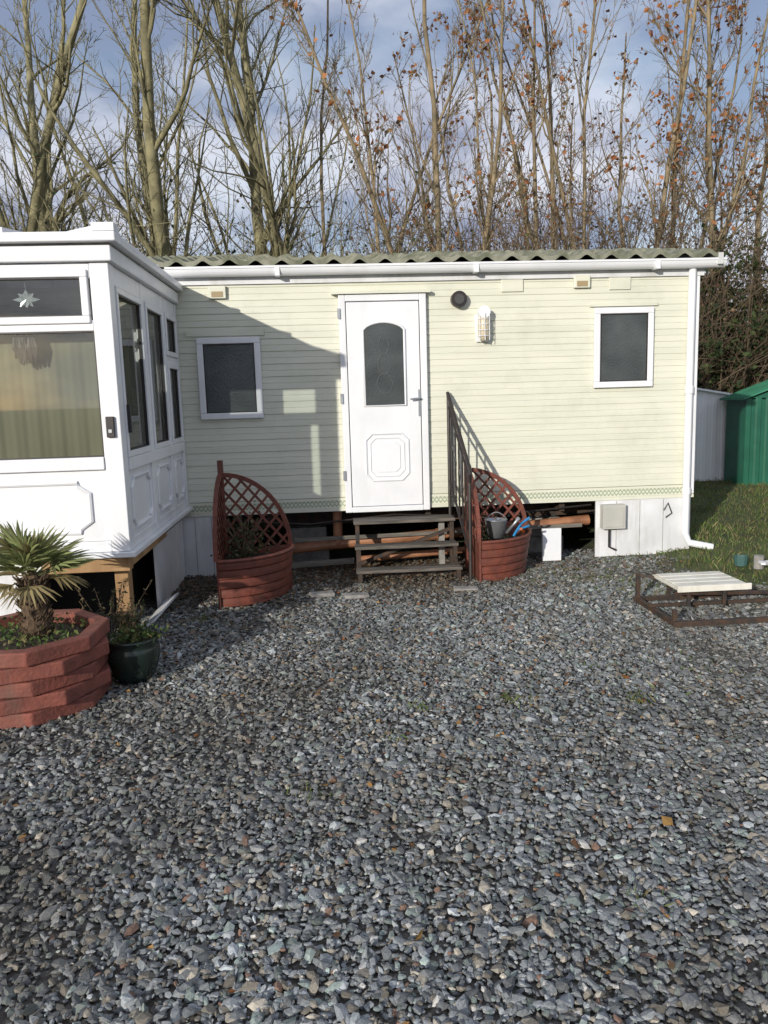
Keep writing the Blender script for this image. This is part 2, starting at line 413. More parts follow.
# loose twigs on the ground
tg=B(); r5=random.Random(9)
for i in range(70):
    x_=r5.gauss(.2,1.6); y_=7.0-abs(r5.gauss(0,1.0)); a_=r5.uniform(0,6.28); l_=r5.uniform(.06,.25); z_=float(gz(x_,y_))+.02
    tg.tube([(x_,y_,z_),(x_+l_*.5*math.cos(a_),y_+l_*.5*math.sin(a_),z_+.012),(x_+l_*math.cos(a_+.3),y_+l_*math.sin(a_+.3),z_)],[.004,.003,.002],4)
tg.obj('fallen_twigs', M_twig)

def blades(x, y, h, w, cols, rng, lean=.35, z0=None):
    n = len(x); z = gz(x,y) if z0 is None else z0
    a = rng.uniform(0,6.283,n); l = rng.normal(0,lean,n)*h; la = rng.uniform(0,6.283,n)
    dx, dy = np.cos(a)*w/2, np.sin(a)*w/2
    lx, ly = np.cos(la)*l, np.sin(la)*l
    P = np.stack([np.stack([x-dx,y-dy,z],-1), np.stack([x+dx,y+dy,z],-1), np.stack([x+dx*.6+lx*.4,y+dy*.6+ly*.4,z+h*.6],-1), np.stack([x+lx,y+ly,z+h],-1)],1).reshape(-1,3)
    F = np.array([[0,1,2,3]])+np.arange(n)[:,None]*4
    c = np.repeat(cols[rng.integers(0,len(cols),n)]*rng.uniform(.7,1.3,n)[:,None],4,axis=0)
    return P, F, c
GR = np.array([(.10,.155,.035),(.13,.18,.045),(.17,.20,.07),(.22,.19,.09),(.075,.12,.03),(.17,.13,.07)])
n = 80000
x = rng.uniform(2.2,9.5,n); y = rng.uniform(3.8,13.5,n)
k = (gmask(x,y)*(1+.5*lowf(x,y,2.7)) > rng.uniform(.25,1.2,n)) & ~((x<3.48)&(y>7.08)) & (rng.uniform(0,1,n) < np.where(y<8,1,.6))
x, y = x[k], y[k]
h = rng.uniform(.025,.07,len(x))*(1+.6*lowf(x,y,3))
P, Fl, c = blades(x, y, h, np.full(len(x),.007), GR, rng, lean=.5)
c = c*np.repeat(1+.35*lowf(x,y,1.9),4)[:,None]
fast_mesh('grass', P, Fl, M_leaf, col=c)
wx=[];wy=[]
for cx_, cy_, nn_ in ((.93,3.75,60),(-.15,2.95,40),(.42,3.72,35),(.95,2.15,30),(1.75,4.05,120),(1.55,3.7,60),(2.2,6.3,240),(2.5,5.9,220),(1.9,6.6,160),(-1.0,5.6,80),(2.9,5.9,240),(.3,3.4,14),(-.8,6.9,60),(3.0,6.98,160),(2.6,6.95,120)):
    big=nn_>=100
    wx.append(rng.normal(cx_,.28 if big else .05,nn_)); wy.append(rng.normal(cy_,.16 if big else .04,nn_))
wx=np.concatenate(wx); wy=np.minimum(np.concatenate(wy),7.07)
P, Fl, c = blades(wx, wy, rng.uniform(.02,.045,len(wx)), np.full(len(wx),.006), GR, rng, lean=.7)
fast_mesh('weeds', P, Fl, M_leaf, col=c)

# ------------------------------------------------------------ caravan
cv = empty('static_caravan')
YW = 7.1
XL, XR = -4.6, 3.46
prof = []
z = .69; pit = .112
while z < 2.64:
    prof += [(z,.0),(z+.003,.008),(z+.050,.0055),(z+.054,.0025),(z+.059,.006),(z+.108,.0025)]
    z += pit
prof.append((2.74,.0))
bb = B()
for (zz, o) in prof: bb.v += [(XL,YW-o,zz),(XR,YW-o,zz)]
for i in range(len(prof)-1): bb.f.append((2*i,2*i+1,2*i+3,2*i+2))
n0 = len(bb.v)
for (zz, o) in prof: bb.v += [(XR+o,YW,zz),(XR+o,YW+3.0,zz)]
for i in range(len(prof)-1): bb.f.append((n0+2*i,n0+2*i+1,n0+2*i+3,n0+2*i+2))
bb.obj('siding', M_cream, cv)
B().box(XL,XR-.01,YW+.02,YW+2.98,.56,2.72).obj('shell', M_dark, cv)
B().box(XL,XR+.012,YW-.014,YW+.018,.595,.688).obj('patterned_trim', M_trim, cv)
B().box(XL,XR+.016,YW-.020,YW+.016,.565,.594).box(XL,XR+.014,YW-.018,YW-.0145,.664,.670).obj('bottom_rail', M_cream, cv)
B().box(XR-.028,XR+.016,YW-.022,YW+.03,.60,2.70).obj('corner_trim', M_white, cv, bevel=.004)
B().box(XL,XR+.05,YW-.03,YW-.013,2.62,2.76).obj('fascia', M_white_d, cv)
g = B(); pts=[]
for i in range(13):
    a = math.pi+math.pi*i/12; pts.append((0, YW-.09+.055*math.cos(a), 2.745+.07*math.sin(a)))
for sx_ in (-1.34, 3.66):
    for q in pts: g.v.append((sx_,q[1],q[2]))
for i in range(12): g.f.append((i,i+1,14+i,13+i))
g.f.append(tuple(range(12,-1,-1))); g.f.append(tuple(range(13,26)))
g.box(-1.34,3.66,YW-.152,YW-.140,2.738,2.756)
for xx in (-.4,1.35,3.0): g.box(xx,xx+.04,YW-.154,YW-.04,2.670,2.7522)
g.obj('gutter', M_white, cv)
g = B(); g.tube([(3.385,YW-.055,2.69),(3.385,YW-.055,.22),(3.42,YW-.075,.13),(3.62,YW-.14,.09)], .034, 10).tube([(3.385,YW-.055,1.55),(3.385,YW-.055,1.62)],.041,10).tube([(3.385,YW-.055,.6),(3.385,YW-.055,.66)],.041,10)
g.obj('downpipe', M_white, cv, smooth=False)
xs = np.arange(-4.8, 3.60, .02)
SL=.19
cour = []
for i in range(5):
    cour += [(i*.36, .022), ((i+1)*.36-.001, 0.0)]
rw=np.random.default_rng(2); tj=rw.normal(0,.004,60)
def wave(x):
    k_=int(math.floor(x/.225))
    ph_ = (x/.225) % 1.0
    return .046*math.exp(-((ph_-.5)/.22)**2)+tj[k_%60]
Vr=[]; nr=0
for (yo, o) in [(0,-.020)]+cour:
    for xq in xs: Vr.append((xq, YW-.15+yo, 2.772+yo*SL+o+wave(xq)))
    nr+=1
for (yo,o) in [(1.81,0.02),(1.9,-.02)]:
    for xq in xs: Vr.append((xq, YW-.15+yo, 2.775+1.8*SL+o+wave(xq)*.5))
    nr+=1
for xq in xs: Vr.append((xq, YW-.15+3.35, 2.79+wave(xq)))
nr+=1
nx_=len(xs); I,J=np.meshgrid(np.arange(nx_-1),np.arange(nr-1)); a=(J*nx_+I).ravel()
fast_mesh('roof', np.array(Vr), np.stack([a,a+1,a+nx_+1,a+nx_],-1), M_roof, parent=cv, smooth=False)
B().box(3.575,3.62,YW-.16,YW+3.2,2.70,2.80).obj('bargeboard', M_white_d, cv)
B().prism([(3.58,YW-.13,2.80),(3.58,YW+1.66,3.13),(3.58,YW+3.2,2.80)],(.03,0,0)).obj('gable_end', M_white_d, cv)
B().prism([(XR-.02,YW,2.70),(XR-.02,YW+1.5,3.05),(XR-.02,YW+3.0,2.70)],(.03,0,0)).obj('gable_wall', M_cream, cv)

def window(parent, nm, x0, x1, z0, z1, y, fw=.055):
    b_ = B()
    b_.box(x0,x1,y-.035,y,z1-fw,z1).box(x0,x1,y-.035,y,z0,z0+fw).box(x0,x0+fw,y-.035,y,z0+fw,z1-fw).box(x1-fw,x1,y-.035,y,z0+fw,z1-fw)
    b_.obj(nm+'_frame', M_white, parent, bevel=.006)
    B().box(x0+fw-.004,x1-fw+.004,y-.020,y-.006,z0+fw-.004,z1-fw+.004).obj(nm+'_glass', M_obs, parent)
    g_=B(); t=.010; a0,a1,c0,c1=x0+fw,x1-fw,z0+fw,z1-fw
    g_.box(a0,a1,y-.028,y-.0205,c1-t,c1).box(a0,a1,y-.028,y-.0205,c0,c0+t).box(a0,a0+t,y-.028,y-.0205,c0+t,c1-t).box(a1-t,a1,y-.028,y-.0205,c0+t,c1-t)
    g_.obj(nm+'_gasket', M_black, parent)
window(cv,'small_window',-1.13,-.57,1.445,2.165,YW-.010)
window(cv,'end_window',2.48,3.04,1.625,2.35,YW-.010)
B().box(-1.22,-.53,YW-.022,YW-.009,2.18,2.235).box(2.44,3.08,YW-.026,YW-.009,2.362,2.39).obj('window_heads', M_cream, cv)
# door
dr=B(); x0,x1,z0,z1=.14,.925,.55,2.51; y=YW-.010
dr.box(x0,x0+.06,y-.05,y,z0,z1).box(x1-.06,x1,y-.05,y,z0,z1).box(x0+.06,x1-.06,y-.05,y,z1-.06,z1).box(x0+.06,x1-.06,y-.055,y,z0,z0+.05)
dr.obj('door_frame', M_white, cv, bevel=.006)
B().box(x0+.066,x1-.066,y-.043,y-.004,z0+.054,z1-.066).obj('door_leaf', M_white, cv, bevel=.006)
gk=B(); gk.box(x0+.0602,x0+.0658,y-.040,y-.004,z0+.05,z1-.06).box(x1-.0658,x1-.0602,y-.040,y-.004,z0+.05,z1-.06).box(x0+.066,x1-.066,y-.040,y-.004,z1-.0658,z1-.0602).obj('door_seal', M_black, cv)
B().box(x0-.06,x1+.04,y-.075,y,z1+.003,z1+.028).obj('door_head_drip', M_cream, cv)
def archpts(xa,xb,za,zb,rise,n=12,yy=0):
    pts=[(xa,yy,za),(xb,yy,za)]
    for i in range(n+1):
        t=i/n; xx=xb+(xa-xb)*t; zz=zb-rise+rise*math.sin(math.pi*t)**.6 if 0<t<1 else zb-rise
        pts.append((xx,yy,zz))
    return pts
B().prism(archpts(.355,.715,1.53,2.26,.07,yy=y-.048),(0,.006,0)).obj('door_glass', M_obs, cv)
B().tube(archpts(.348,.722,1.523,2.267,.07,yy=y-.046),.013,6,closed=True).obj('door_glass_bead', M_white, cv, smooth=True)
et=B()
for k in range(3):
    cxx,czz=.535,1.72+.17*k
    et.tube([(cxx+.07*math.sin(2*math.pi*i/16)*(1-.2*k),y-.0495,czz+.09*math.cos(2*math.pi*i/16)) for i in range(16)],.0035,4,closed=True)
et.obj('door_glass_etching', mat('etched',(.13,.14,.14),rough=.5), cv)
def octa(xa,xb,za,zb,c):
    return [(xa+c,za),(xb-c,za),(xb,za+c),(xb,zb-c),(xb-c,zb),(xa+c,zb),(xa,zb-c),(xa,za+c)]
B().tube([(q[0],y-.043,q[1]) for q in octa(.345,.735,.84,1.27,.06)],.012,6,closed=True).tube([(q[0],y-.043,q[1]) for q in octa(.385,.695,.88,1.23,.05)],.008,6,closed=True).obj('door_panel_moulding', M_white, cv)
B().prism([(q[0],y-.05,q[1]) for q in octa(.42,.66,.915,1.195,.04)],(0,.007,0)).obj('door_raised_panel', M_white, cv, bevel=.003)
hd=B(); hd.box(.835,.862,y-.052,y-.043,1.42,1.66); hd.tube([(.848,y-.055,1.58),(.848,y-.085,1.58),(.76,y-.09,1.575)],.009,8); hd.obj('door_handle', M_steel, cv, bevel=.002)
hg=B()
for zz in (.85,1.55,2.3): hg.box(.128,.152,y-.064,y-.051,zz,zz+.09)
hg.obj('door_hinges', M_steel, cv)
vt=B(); vt.tube([(1.225,YW,2.45),(1.225,YW-.075,2.45)],.072,20); vt.obj('flue_vent', M_black, cv)
B().tube([(1.225,YW-.076,2.45),(1.225,YW-.082,2.45)],.045,16).obj('flue_cap', mat('flue_grey',(.06,.06,.06)), cv)
wl=B(); wl.prism([(1.385,YW-.002,2.07),(1.50,YW-.002,2.07),(1.515,YW-.002,2.30),(1.443,YW-.002,2.37),(1.37,YW-.002,2.30)],(0,-.03,0)); wl.obj('wall_light_base', M_white, cv, bevel=.004)
gl=B(); gl.lathe(1.443,YW-.075,[(.001,2.075),(.035,2.08),(.050,2.12),(.055,2.2),(.05,2.28),(.03,2.315),(.001,2.32)],16)
gl.obj('wall_light_globe', mat('frosted_plastic',(.62,.56,.42),(.55,.48,.35),rough=.25), cv, smooth=True)
cg=B()
for zz in (2.12,2.17,2.22,2.27): cg.tube([(1.443+.062*math.cos(a_*math.pi/8),YW-.075-.062*math.sin(a_*math.pi/8),zz) for a_ in range(9)],.0035,5)
for a_ in (2,4,6): cg.tube([(1.443+.062*math.cos(a_*math.pi/8),YW-.075-.062*math.sin(a_*math.pi/8),zz) for zz in (2.08,2.32)],.0035,5)
cg.tube([(1.443,YW-.03,2.33),(1.443,YW-.12,2.33)],.055,12)
cg.obj('wall_light_cage', M_white, cv)
sv=B()
for xx,zz in ((-.92,2.50),(2.36,2.53)): sv.box(xx-.075,xx+.075,YW-.045,YW-.01,zz,zz+.11)
sv.obj('vent_boxes', M_cream, cv, bevel=.006)
sv=B()
for xx,zz in ((-.92,2.50),(2.36,2.53)): sv.box(xx-.05,xx+.05,YW-.049,YW-.0452,zz+.012,zz+.06)
sv.obj('vent_grilles', M_tan, cv)
sv=B()
for xx in (1.72,2.72): sv.box(xx-.1,xx+.1,YW-.022,YW-.008,2.51,2.62)
sv.obj('blank_plates', M_cream, cv, bevel=.003)
sk=B(); sk.box(2.52,XR-.03,YW-.012,YW+.008,.02,.562).box(XL,-.98,YW-.012,YW+.008,-.02,.562).box(XR-.028,XR-.008,YW-.01,YW+2.9,0,.562).box(XL,XR-.06,YW+2.9,YW+2.93,0,.56)
sk.obj('skirting', M_white_d, cv)
ln=B()
for xx in (2.72,2.95,3.18): ln.box(xx,xx+.004,YW-.0145,YW-.0125,.03,.555)
for xx in (-1.25,-1.1): ln.box(xx,xx+.004,YW-.0145,YW-.0125,0,.555)
ln.obj('skirting_joints', M_conc, cv)
mb=B(); mb.box(2.56,2.78,YW-.10,YW-.013,.30,.53); mb.box(2.58,2.76,YW-.106,YW-.101,.32,.51); mb.obj('meter_box', M_greymet, cv, bevel=.008)
B().tube([(2.64,YW-.05,.30),(2.64,YW-.05,.12),(2.70,YW-.06,.09)],.011,6).tube([(3.18,YW-.03,.45),(3.22,YW-.03,.52),(3.26,YW-.03,.42),(3.2,YW-.03,.38)],.006,6).tube([(-.9,YW+.06,.50),(-.2,YW+.05,.44),(.6,YW+.06,.50),(1.5,YW+.05,.45),(2.5,YW+.06,.52)],.009,6).obj('cables', M_black, cv)
ch=B(); ch.box(XL,XR-.1,YW+.5,YW+.58,.36,.55).box(XL,XR-.1,YW+2.2,YW+2.28,.36,.55)
for xx in (-.6,.9,2.2): ch.box(xx,xx+.05,YW+.1,YW+2.8,.46,.555)
ch.obj('chassis', M_rust, cv)
pr=B()
for xx in (-.45,1.9): 
    pr.box(xx,xx+.42,YW+.35,YW+.75,0,.17).box(xx+.02,xx+.40,YW+.37,YW+.73,.172,.355)
pr.obj('block_piers', M_conc, cv, bevel=.008)
pi=B(); pi.tube([(-.75,YW+.15,.17),(.25,YW+.13,.24),(1.5,YW+.10,.31),(2.5,YW+.14,.36)],.050,12).tube([(.06,YW+.13,.22),(.06,YW+.13,.56)],.045,12).tube([(.25,YW+.03,.09),(1.6,YW+.05,.15)],.03,10)
pi.tube([(.04,YW+.13,.25),(.08,YW+.13,.25)],.060,12).tube([(1.0,YW+.115,.28),(1.08,YW+.115,.285)],.060,12)
pi.obj('waste_pipe', M_pipe, cv, smooth=False)
B().beam((-.9,YW-.05,.06),(.2,YW-.02,.09),.02,.05).beam((-.35,YW+.02,.30),(2.4,YW+.03,.33),.012,.035).obj('plastic_strip', M_grey_wood, cv)
B().box(1.98,2.16,YW-.10,YW-.06,.02,.33).obj('white_offcut_panel', M_white, cv, bevel=.004)

# ------------------------------------------------------------ steps + handrail
st=empty('entrance_steps')
tr=B()
for (ya,yb,zz) in ((6.80,7.06,.50),(6.64,6.80,.30),(6.46,6.62,.125)):
    w=(yb-ya)
    tr.box(.20,1.12,ya,ya+w*.47,zz-.026,zz).box(.205,1.115,ya+w*.53,yb,zz-.028,zz-.002)
tr.obj('treads', M_step, st, bevel=.003)
sg=B()
for xx in (.215,1.075): 
    sg.box(xx,xx+.035,6.84,6.88,0,.472); sg.box(xx,xx+.035,6.66,6.70,0,.272); sg.box(xx,xx+.035,6.48,6.51,0,.098); sg.beam((xx+.0175,7.04,.455),(xx+.0175,6.47,-.0),.03,.035)
sg.beam((.23,6.86,.10),(1.09,6.86,.40),.02,.03)
sg.obj('angle_iron_stringers', M_rust, st)
B().box(.985,1.035,6.91,6.96,0,.47).obj('leg', M_conc, st)
hr=B()
A0=Vector((1.11,7.03,1.60)); A1=Vector((1.19,6.45,.98)); O=Vector((0,0,-.78))
hr.tube([A0+Vector((0,.03,.02)),A0,A1,A1+Vector((0,-.03,-.05)),A1+Vector((0,-.01,-.12))],.017,8)
hr.tube([A0+Vector((0,0,-.10)),A1+Vector((0,0,-.10))],.010,6)
hr.tube([A0+O,A1+O+Vector((0,0,.02))],.012,6)
hr.tube([A0,(1.11,7.03,.46)],.016,8).tube([A1,(1.19,6.45,0.0)],.017,8)
for i in range(1,6):
    t=i/6; q=A0.lerp(A1,t); hr.tube([q,q+O],.008,6)
    m_=q+O*.5
    hr.tube([m_+Vector((0,.035*math.cos(k*.785),.05*math.sin(k*.785))) for k in range(8)],.005,5,closed=True)
hr.obj('handrail', M_black, st)

# ------------------------------------------------------------ trellis planters
def trellis_planter(cx,cy,Rr,hf,hp,post=.06):
    e=empty('trellis_planter')
    pl=B(); n=18
    levels=5
    for k in range(levels):
        z0_=.005+hp/levels*k; z1_=z0_+hp/levels-.004; zm=(z0_+z1_)/2
        rr=Rr*(.90+.10*(k+1)/levels)
        prof_=[(rr-.006,z0_),(rr,z0_+.006),(rr+.002,zm),(rr,z1_-.006),(rr-.006,z1_)]
        base=len(pl.v)
        for (rad,zz) in prof_:
            for i in range(n+1):
                a_=-math.pi/2*i/n
                pl.v.append((cx+.02+rad*math.cos(a_),cy-.02+rad*math.sin(a_),zz))
        for j in range(4):
            for i in range(n):
                q=base+j*(n+1)+i; pl.f.append((q,q+n+1,q+n+2,q+1))
    pl.tube([(cx+.02+Rr*math.cos(-math.pi/2*i/n),cy-.02+Rr*math.sin(-math.pi/2*i/n),hp) for i in range(n+1)],.016,6)
    pl.box(cx+.02,cx+Rr,cy-.018,cy,.0,hp).box(cx,cx+.018,cy-Rr,cy-.02,.0,hp)
    pl.obj('bowl', M_wood_red, e)
    so_=B(); so_.poly([(cx+.02,cy-.02,hp-.05)]+[(cx+.02+(Rr-.015)*math.cos(-math.pi/2*i/n),cy-.02+(Rr-.015)*math.sin(-math.pi/2*i/n),hp-.05) for i in range(n,-1,-1)][::-1]); so_.obj('compost', M_soil, e)
    t=B()
    t.box(cx-.022,cx+.022,cy-.022,cy+.022,0,hf+post)
    hh=hf-hp
    for axis in (0,1):
        def P_(u,z,off=0): 
            return (cx+u,cy-off,z) if axis==0 else (cx+off,cy-u,z)
        arc=[P_(Rr*math.sin(a_),hp+hh*math.cos(a_)) for a_ in [math.pi/2*i/14 for i in range(15)]]
        for i in range(14):
            t.beam(arc[i],arc[i+1],.035,.03,up=(0,1,0) if axis==0 else (1,0,0))
        stp=.125
        for sgn in (1,-1):
            for k in range(-12,14):
                pts_=[]
                for u in np.linspace(0,Rr,90):
                    zz=sgn*u*1.15+k*stp
                    if 0<=zz<=hh and (u/Rr)**2+(zz/hh)**2<=1: pts_.append((u,zz))
                if len(pts_)>4:
                    a1_,b1_=pts_[0],pts_[-1]; off=.006*sgn
                    t.beam(P_(a1_[0],a1_[1]+hp,off),P_(b1_[0],b1_[1]+hp,off),.009,.020)
    t.obj('trellis', M_wood_red, e)
    return e
tp1=trellis_planter(-.90,6.45,.55,1.00,.38,.12)
tp2=trellis_planter(1.24,6.86,.54,.93,.36,.05)
rp_=np.random.default_rng(3)
def shrub(parent,nm,cx,cy,cz,rad,hh,n,size,cols):
    C=np.stack([rp_.normal(0,rad*.5,n)+cx,rp_.normal(0,rad*.5,n)+cy,cz+np.abs(rp_.normal(0,hh*.5,n))],-1)
    P,F_,c=leaf_cloud(C,size,cols,rp_); fast_mesh(nm,P,F_,M_leaf,parent=parent,col=c)
    s=B()
    for i in range(14):
        a_=rp_.uniform(0,6.28); s.tube([(cx,cy,cz-.03),(cx+rad*.4*math.cos(a_),cy+rad*.4*math.sin(a_),cz+hh*.5),(cx+rad*.9*math.cos(a_),cy+rad*.9*math.sin(a_),cz+hh*rp_.uniform(.7,1.2))],[.005,.004,.002],4)
    s.obj(nm+'_stems',M_twig,parent)
DK=np.array([(.05,.07,.025),(.09,.08,.04),(.13,.10,.06),(.04,.055,.02)])
shrub(tp1,'shrivelled_plant',-.72,6.25,.34,.18,.30,420,.035,DK)
shrub(tp2,'shrivelled_plant',1.40,6.68,.32,.12,.14,160,.03,DK)
bk=B(); bk.lathe(1.45,6.62,[(.001,.345),(.075,.345),(.10,.50),(.104,.505),(.096,.50),(.07,.38),(.001,.37)],20); bk.tube([(1.35+.2*t_/8,6.62-.02,.50+.07*math.sin(math.pi*t_/8)) for t_ in range(9)],.004,5)
bk.tube([(1.54,6.60,.38),(1.60,6.57,.46),(1.64,6.55,.52)],[.016,.012,.018],8)
bk.obj('metal_watering_can', M_steel, tp2, smooth=True)
B().tube([(1.62,6.66,.34),(1.68,6.64,.45),(1.75,6.60,.51)],.012,8).tube([(1.66,6.64,.40),(1.74,6.58,.44)],.010,8).obj('blue_hand_tool', M_blue, tp2)
B().tube([(1.70,6.62,.38),(1.66,6.55,.42)],.013,8).obj('orange_handle', mat('orange',(.5,.12,.02)), tp2)

# ------------------------------------------------------------ conservatory
cs=empty('conservatory')
XF=-1.29; YF=4.95; XC=-4.3; ZB,ZT=.67,2.46
fr=B()
fr.box(XF-.115,XF,YF,YF+.115,ZB,ZT)
fr.box(XF-.07,XF-.003,5.76,5.86,ZB,ZT).box(XF-.07,XF-.003,6.46,6.55,ZB,ZT).box(XF-.07,XF,7.01,7.085,ZB,ZT)
for xx in (-2.42,-3.4): fr.box(xx,xx+.1,YF+.003,YF+.07,ZB,ZT)
fr.box(XF-.068,XF-.006,YF+.116,7.0,ZB,ZB+.07).box(XF-.068,XF-.006,YF+.116,7.0,ZT-.12,ZT-.002)
fr.box(XF-.075,XF+.012,YF+.116,7.0,1.18,1.26)
fr.box(XC,XF-.117,YF+.006,YF+.068,ZB,ZB+.07).box(XC,XF-.117,YF+.006,YF+.068,ZT-.09,ZT-.002)
fr.box(XC,XF-.117,YF-.012,YF+.075,1.20,1.28)
fr.box(XC,XF-.117,YF+.005,YF+.069,2.055,2.12)
fr.obj('frame', M_white, cs, bevel=.005)
pn=B(); pn.box(XC,XF-.118,YF+.02,YF+.05,ZB+.072,1.198); pn.box(XF-.055,XF-.02,YF+.118,7.0,ZB+.072,1.178); pn.obj('lower_panels', M_white, cs)
def sash_y(xa,xb,za,zb,w=.045,yo=-.012):
    s_=B(); s_.box(xa,xb,YF+yo,YF+.04,zb-w,zb).box(xa,xb,YF+yo,YF+.04,za,za+w).box(xa,xa+w,YF+yo,YF+.04,za+w,zb-w).box(xb-w,xb,YF+yo,YF+.04,za+w,zb-w); return s_
sash_y(-2.31,-1.42,2.10,2.42).obj('top_opener', M_white, cs, bevel=.006)
sash_y(-3.29,-2.43,2.10,2.42).obj('top_opener', M_white, cs, bevel=.006)
sd=B()
def sash_x(ya,yb,za,zb,w=.04,xo=.008):
    sd.box(XF-.04,XF+xo,ya,yb,zb-w,zb).box(XF-.04,XF+xo,ya,yb,za,za+w).box(XF-.04,XF+xo,ya,ya+w,za+w,zb-w).box(XF-.04,XF+xo,yb-w,yb,za+w,zb-w)
sash_x(5.075,5.755,1.262,2.335); sash_x(5.865,6.455,1.262,2.335); sash_x(6.555,7.005,1.262,1.93); sash_x(6.555,7.005,1.99,2.335)
sd.box(XF-.066,XF-.005,6.552,7.008,1.931,1.989)
sd.obj('side_sashes', M_white, cs, bevel=.005)
gk=B()
def gask_x(ya,yb,za,zb,w=.04,t=.007):
    a0,a1,c0,c1=ya+w,yb-w,za+w,zb-w; X0,X1=XF-.028,XF-.006
    gk.box(X0,X1,a0,a1,c1-t,c1).box(X0,X1,a0,a1,c0,c0+t).box(X0,X1,a0,a0+t,c0+t,c1-t).box(X0,X1,a1-t,a1,c0+t,c1-t)
def gask_y(xa,xb,za,zb,t=.007):
    gk.box(xa,xb,YF+.012,YF+.034,zb-t,zb).box(xa,xb,YF+.012,YF+.034,za,za+t).box(xa,xa+t,YF+.012,YF+.034,za+t,zb-t).box(xb-t,xb,YF+.012,YF+.034,za+t,zb-t)
for q in ((5.075,5.755,1.262,2.335),(5.865,6.455,1.262,2.335),(6.555,7.005,1.262,1.93),(6.555,7.005,1.99,2.335)): gask_x(*q)
gask_y(-2.318,-1.407,1.281,2.054); gask_y(-2.265,-1.465,2.145,2.375)
gk.obj('gaskets', M_black, cs)
gl=B(); gl.poly([(XF-.03,5.07,1.26),(XF-.03,7.01,1.26),(XF-.03,7.01,2.34),(XF-.03,5.07,2.34)]); gl.poly([(XC,YF+.035,1.28),(XF-.1,YF+.035,1.28),(XF-.1,YF+.035,2.4),(XC,YF+.035,2.4)])
gl.obj('glazing', M_glass, cs)
md=B()
def notch(ua,ub,za,zb,c,f):
    q=[(ua+c,za),(ub-c,za),(ub-c,za+c*.35),(ub,za+c),(ub,zb-c),(ub-c,zb-c*.35),(ub-c,zb),(ua+c,zb),(ua+c,zb-c*.35),(ua,zb-c),(ua,za+c),(ua+c,za+c*.35)]
    return [f(u_,z_) for u_,z_ in q]
md.tube(notch(-2.22,-1.52,.80,1.12,.07,lambda u_,z_:(u_,YF+.015,z_)),.014,6,closed=True)
md.tube(notch(-3.2,-2.52,.80,1.12,.07,lambda u_,z_:(u_,YF+.015,z_)),.014,6,closed=True)
for a_,b_ in ((5.14,5.68),(5.92,6.4),(6.6,6.96)):
    md.tube(notch(a_,b_,.79,1.12,.06,lambda u_,z_:(XF-.015,u_,z_)),.014,6,closed=True)
md.obj('panel_mouldings', M_white, cs)
ev=B()
ev.box(XC,XF+.03,YF-.035,YF+.08,ZT+.002,ZT+.095).box(XF-.085,XF+.03,YF+.082,7.07,ZT+.002,ZT+.095)
ev.box(XC,XF+.075,YF-.085,YF+.07,ZT+.108,ZT+.165).box(XF-.075,XF+.075,YF+.072,7.06,ZT+.108,ZT+.165)
ev.obj('eaves_gutter', M_white, cs, bevel=.008)
B().box(XC,XF+.02,YF-.025,YF+.06,ZT+.096,ZT+.107).box(XF-.06,XF+.02,YF+.061,7.06,ZT+.096,ZT+.107).obj('eaves_shadow_gap', M_conc, cs)
rf=B()
rf.poly([(XC,YF-.03,ZT+.17),(XF+.03,YF-.03,ZT+.17),(XF-.9,6.2,ZT+.33),(XC,6.2,ZT+.33)]); rf.poly([(XF+.03,YF-.03,ZT+.17),(XF+.03,7.06,ZT+.17),(XF-.9,7.06,ZT+.33),(XF-.9,6.2,ZT+.33)]); rf.poly([(XC,6.2,ZT+.33),(XF-.9,6.2,ZT+.33),(XF-.9,7.06,ZT+.33),(XC,7.06,ZT+.33)])
rf.obj('polycarbonate_roof', mat('polycarb',(.55,.56,.55),rough=.3), cs)
rb=B(); rb.beam((XF+.05,YF-.05,ZT+.19),(XF-.9,6.2,ZT+.35),.06,.05)
for xx in (-1.9,-2.5,-3.1,-3.7): rb.beam((xx,YF-.04,ZT+.185),(xx,6.2,ZT+.345),.045,.035)
for yy in (5.6,6.3): rb.beam((XF+.03,yy,ZT+.185),(XF-.9,max(yy,6.2),ZT+.34),.045,.035)
rb.box(XF-.06,XF+.07,YF-.08,YF+.05,ZT+.167,ZT+.215)
rb.obj('roof_bars', M_white, cs)
B().box(XC,XF+.035,YF-.03,7.07,ZB-.035,ZB-.002).obj('sill', M_white, cs, bevel=.004)
B().box(XC,XF-.14,YF+.09,7.05,ZB,ZB+.02).obj('floor', M_timber, cs)
tb=B(); tb.box(-1.86,XF-.02,YF+.03,YF+.12,ZB-.135,ZB-.037).box(XF-.12,XF-.03,YF+.122,6.2,ZB-.125,ZB-.037).box(-1.46,-1.37,YF+.20,YF+.30,0,ZB-.037)
tb.obj('timber_base', M_timber, cs, bevel=.004)
bs=B(); bs.box(XC,-1.87,YF+.04,YF+.06,0,ZB-.037); bs.box(XF-.09,XF-.07,5.95,7.06,-.01,ZB-.126)
bs.box(XC,-1.865,YF-.0,YF+.038,.16,.20)
bs.obj('base_skirt', M_white_d, cs)
B().prism([(XF-.06,5.35,.03),(XF-.06,6.05,.03),(XF+.06,6.05,.10),(XF+.02,5.35,.08)],(0,0,.02)).obj('loose_white_trim', M_white, cs)
B().box(XC,-1.6,5.9,5.93,0,ZB-.04).box(-1.62,-1.6,5.93,7.0,0,.6).obj('underside_shadow_board', M_dark, cs)
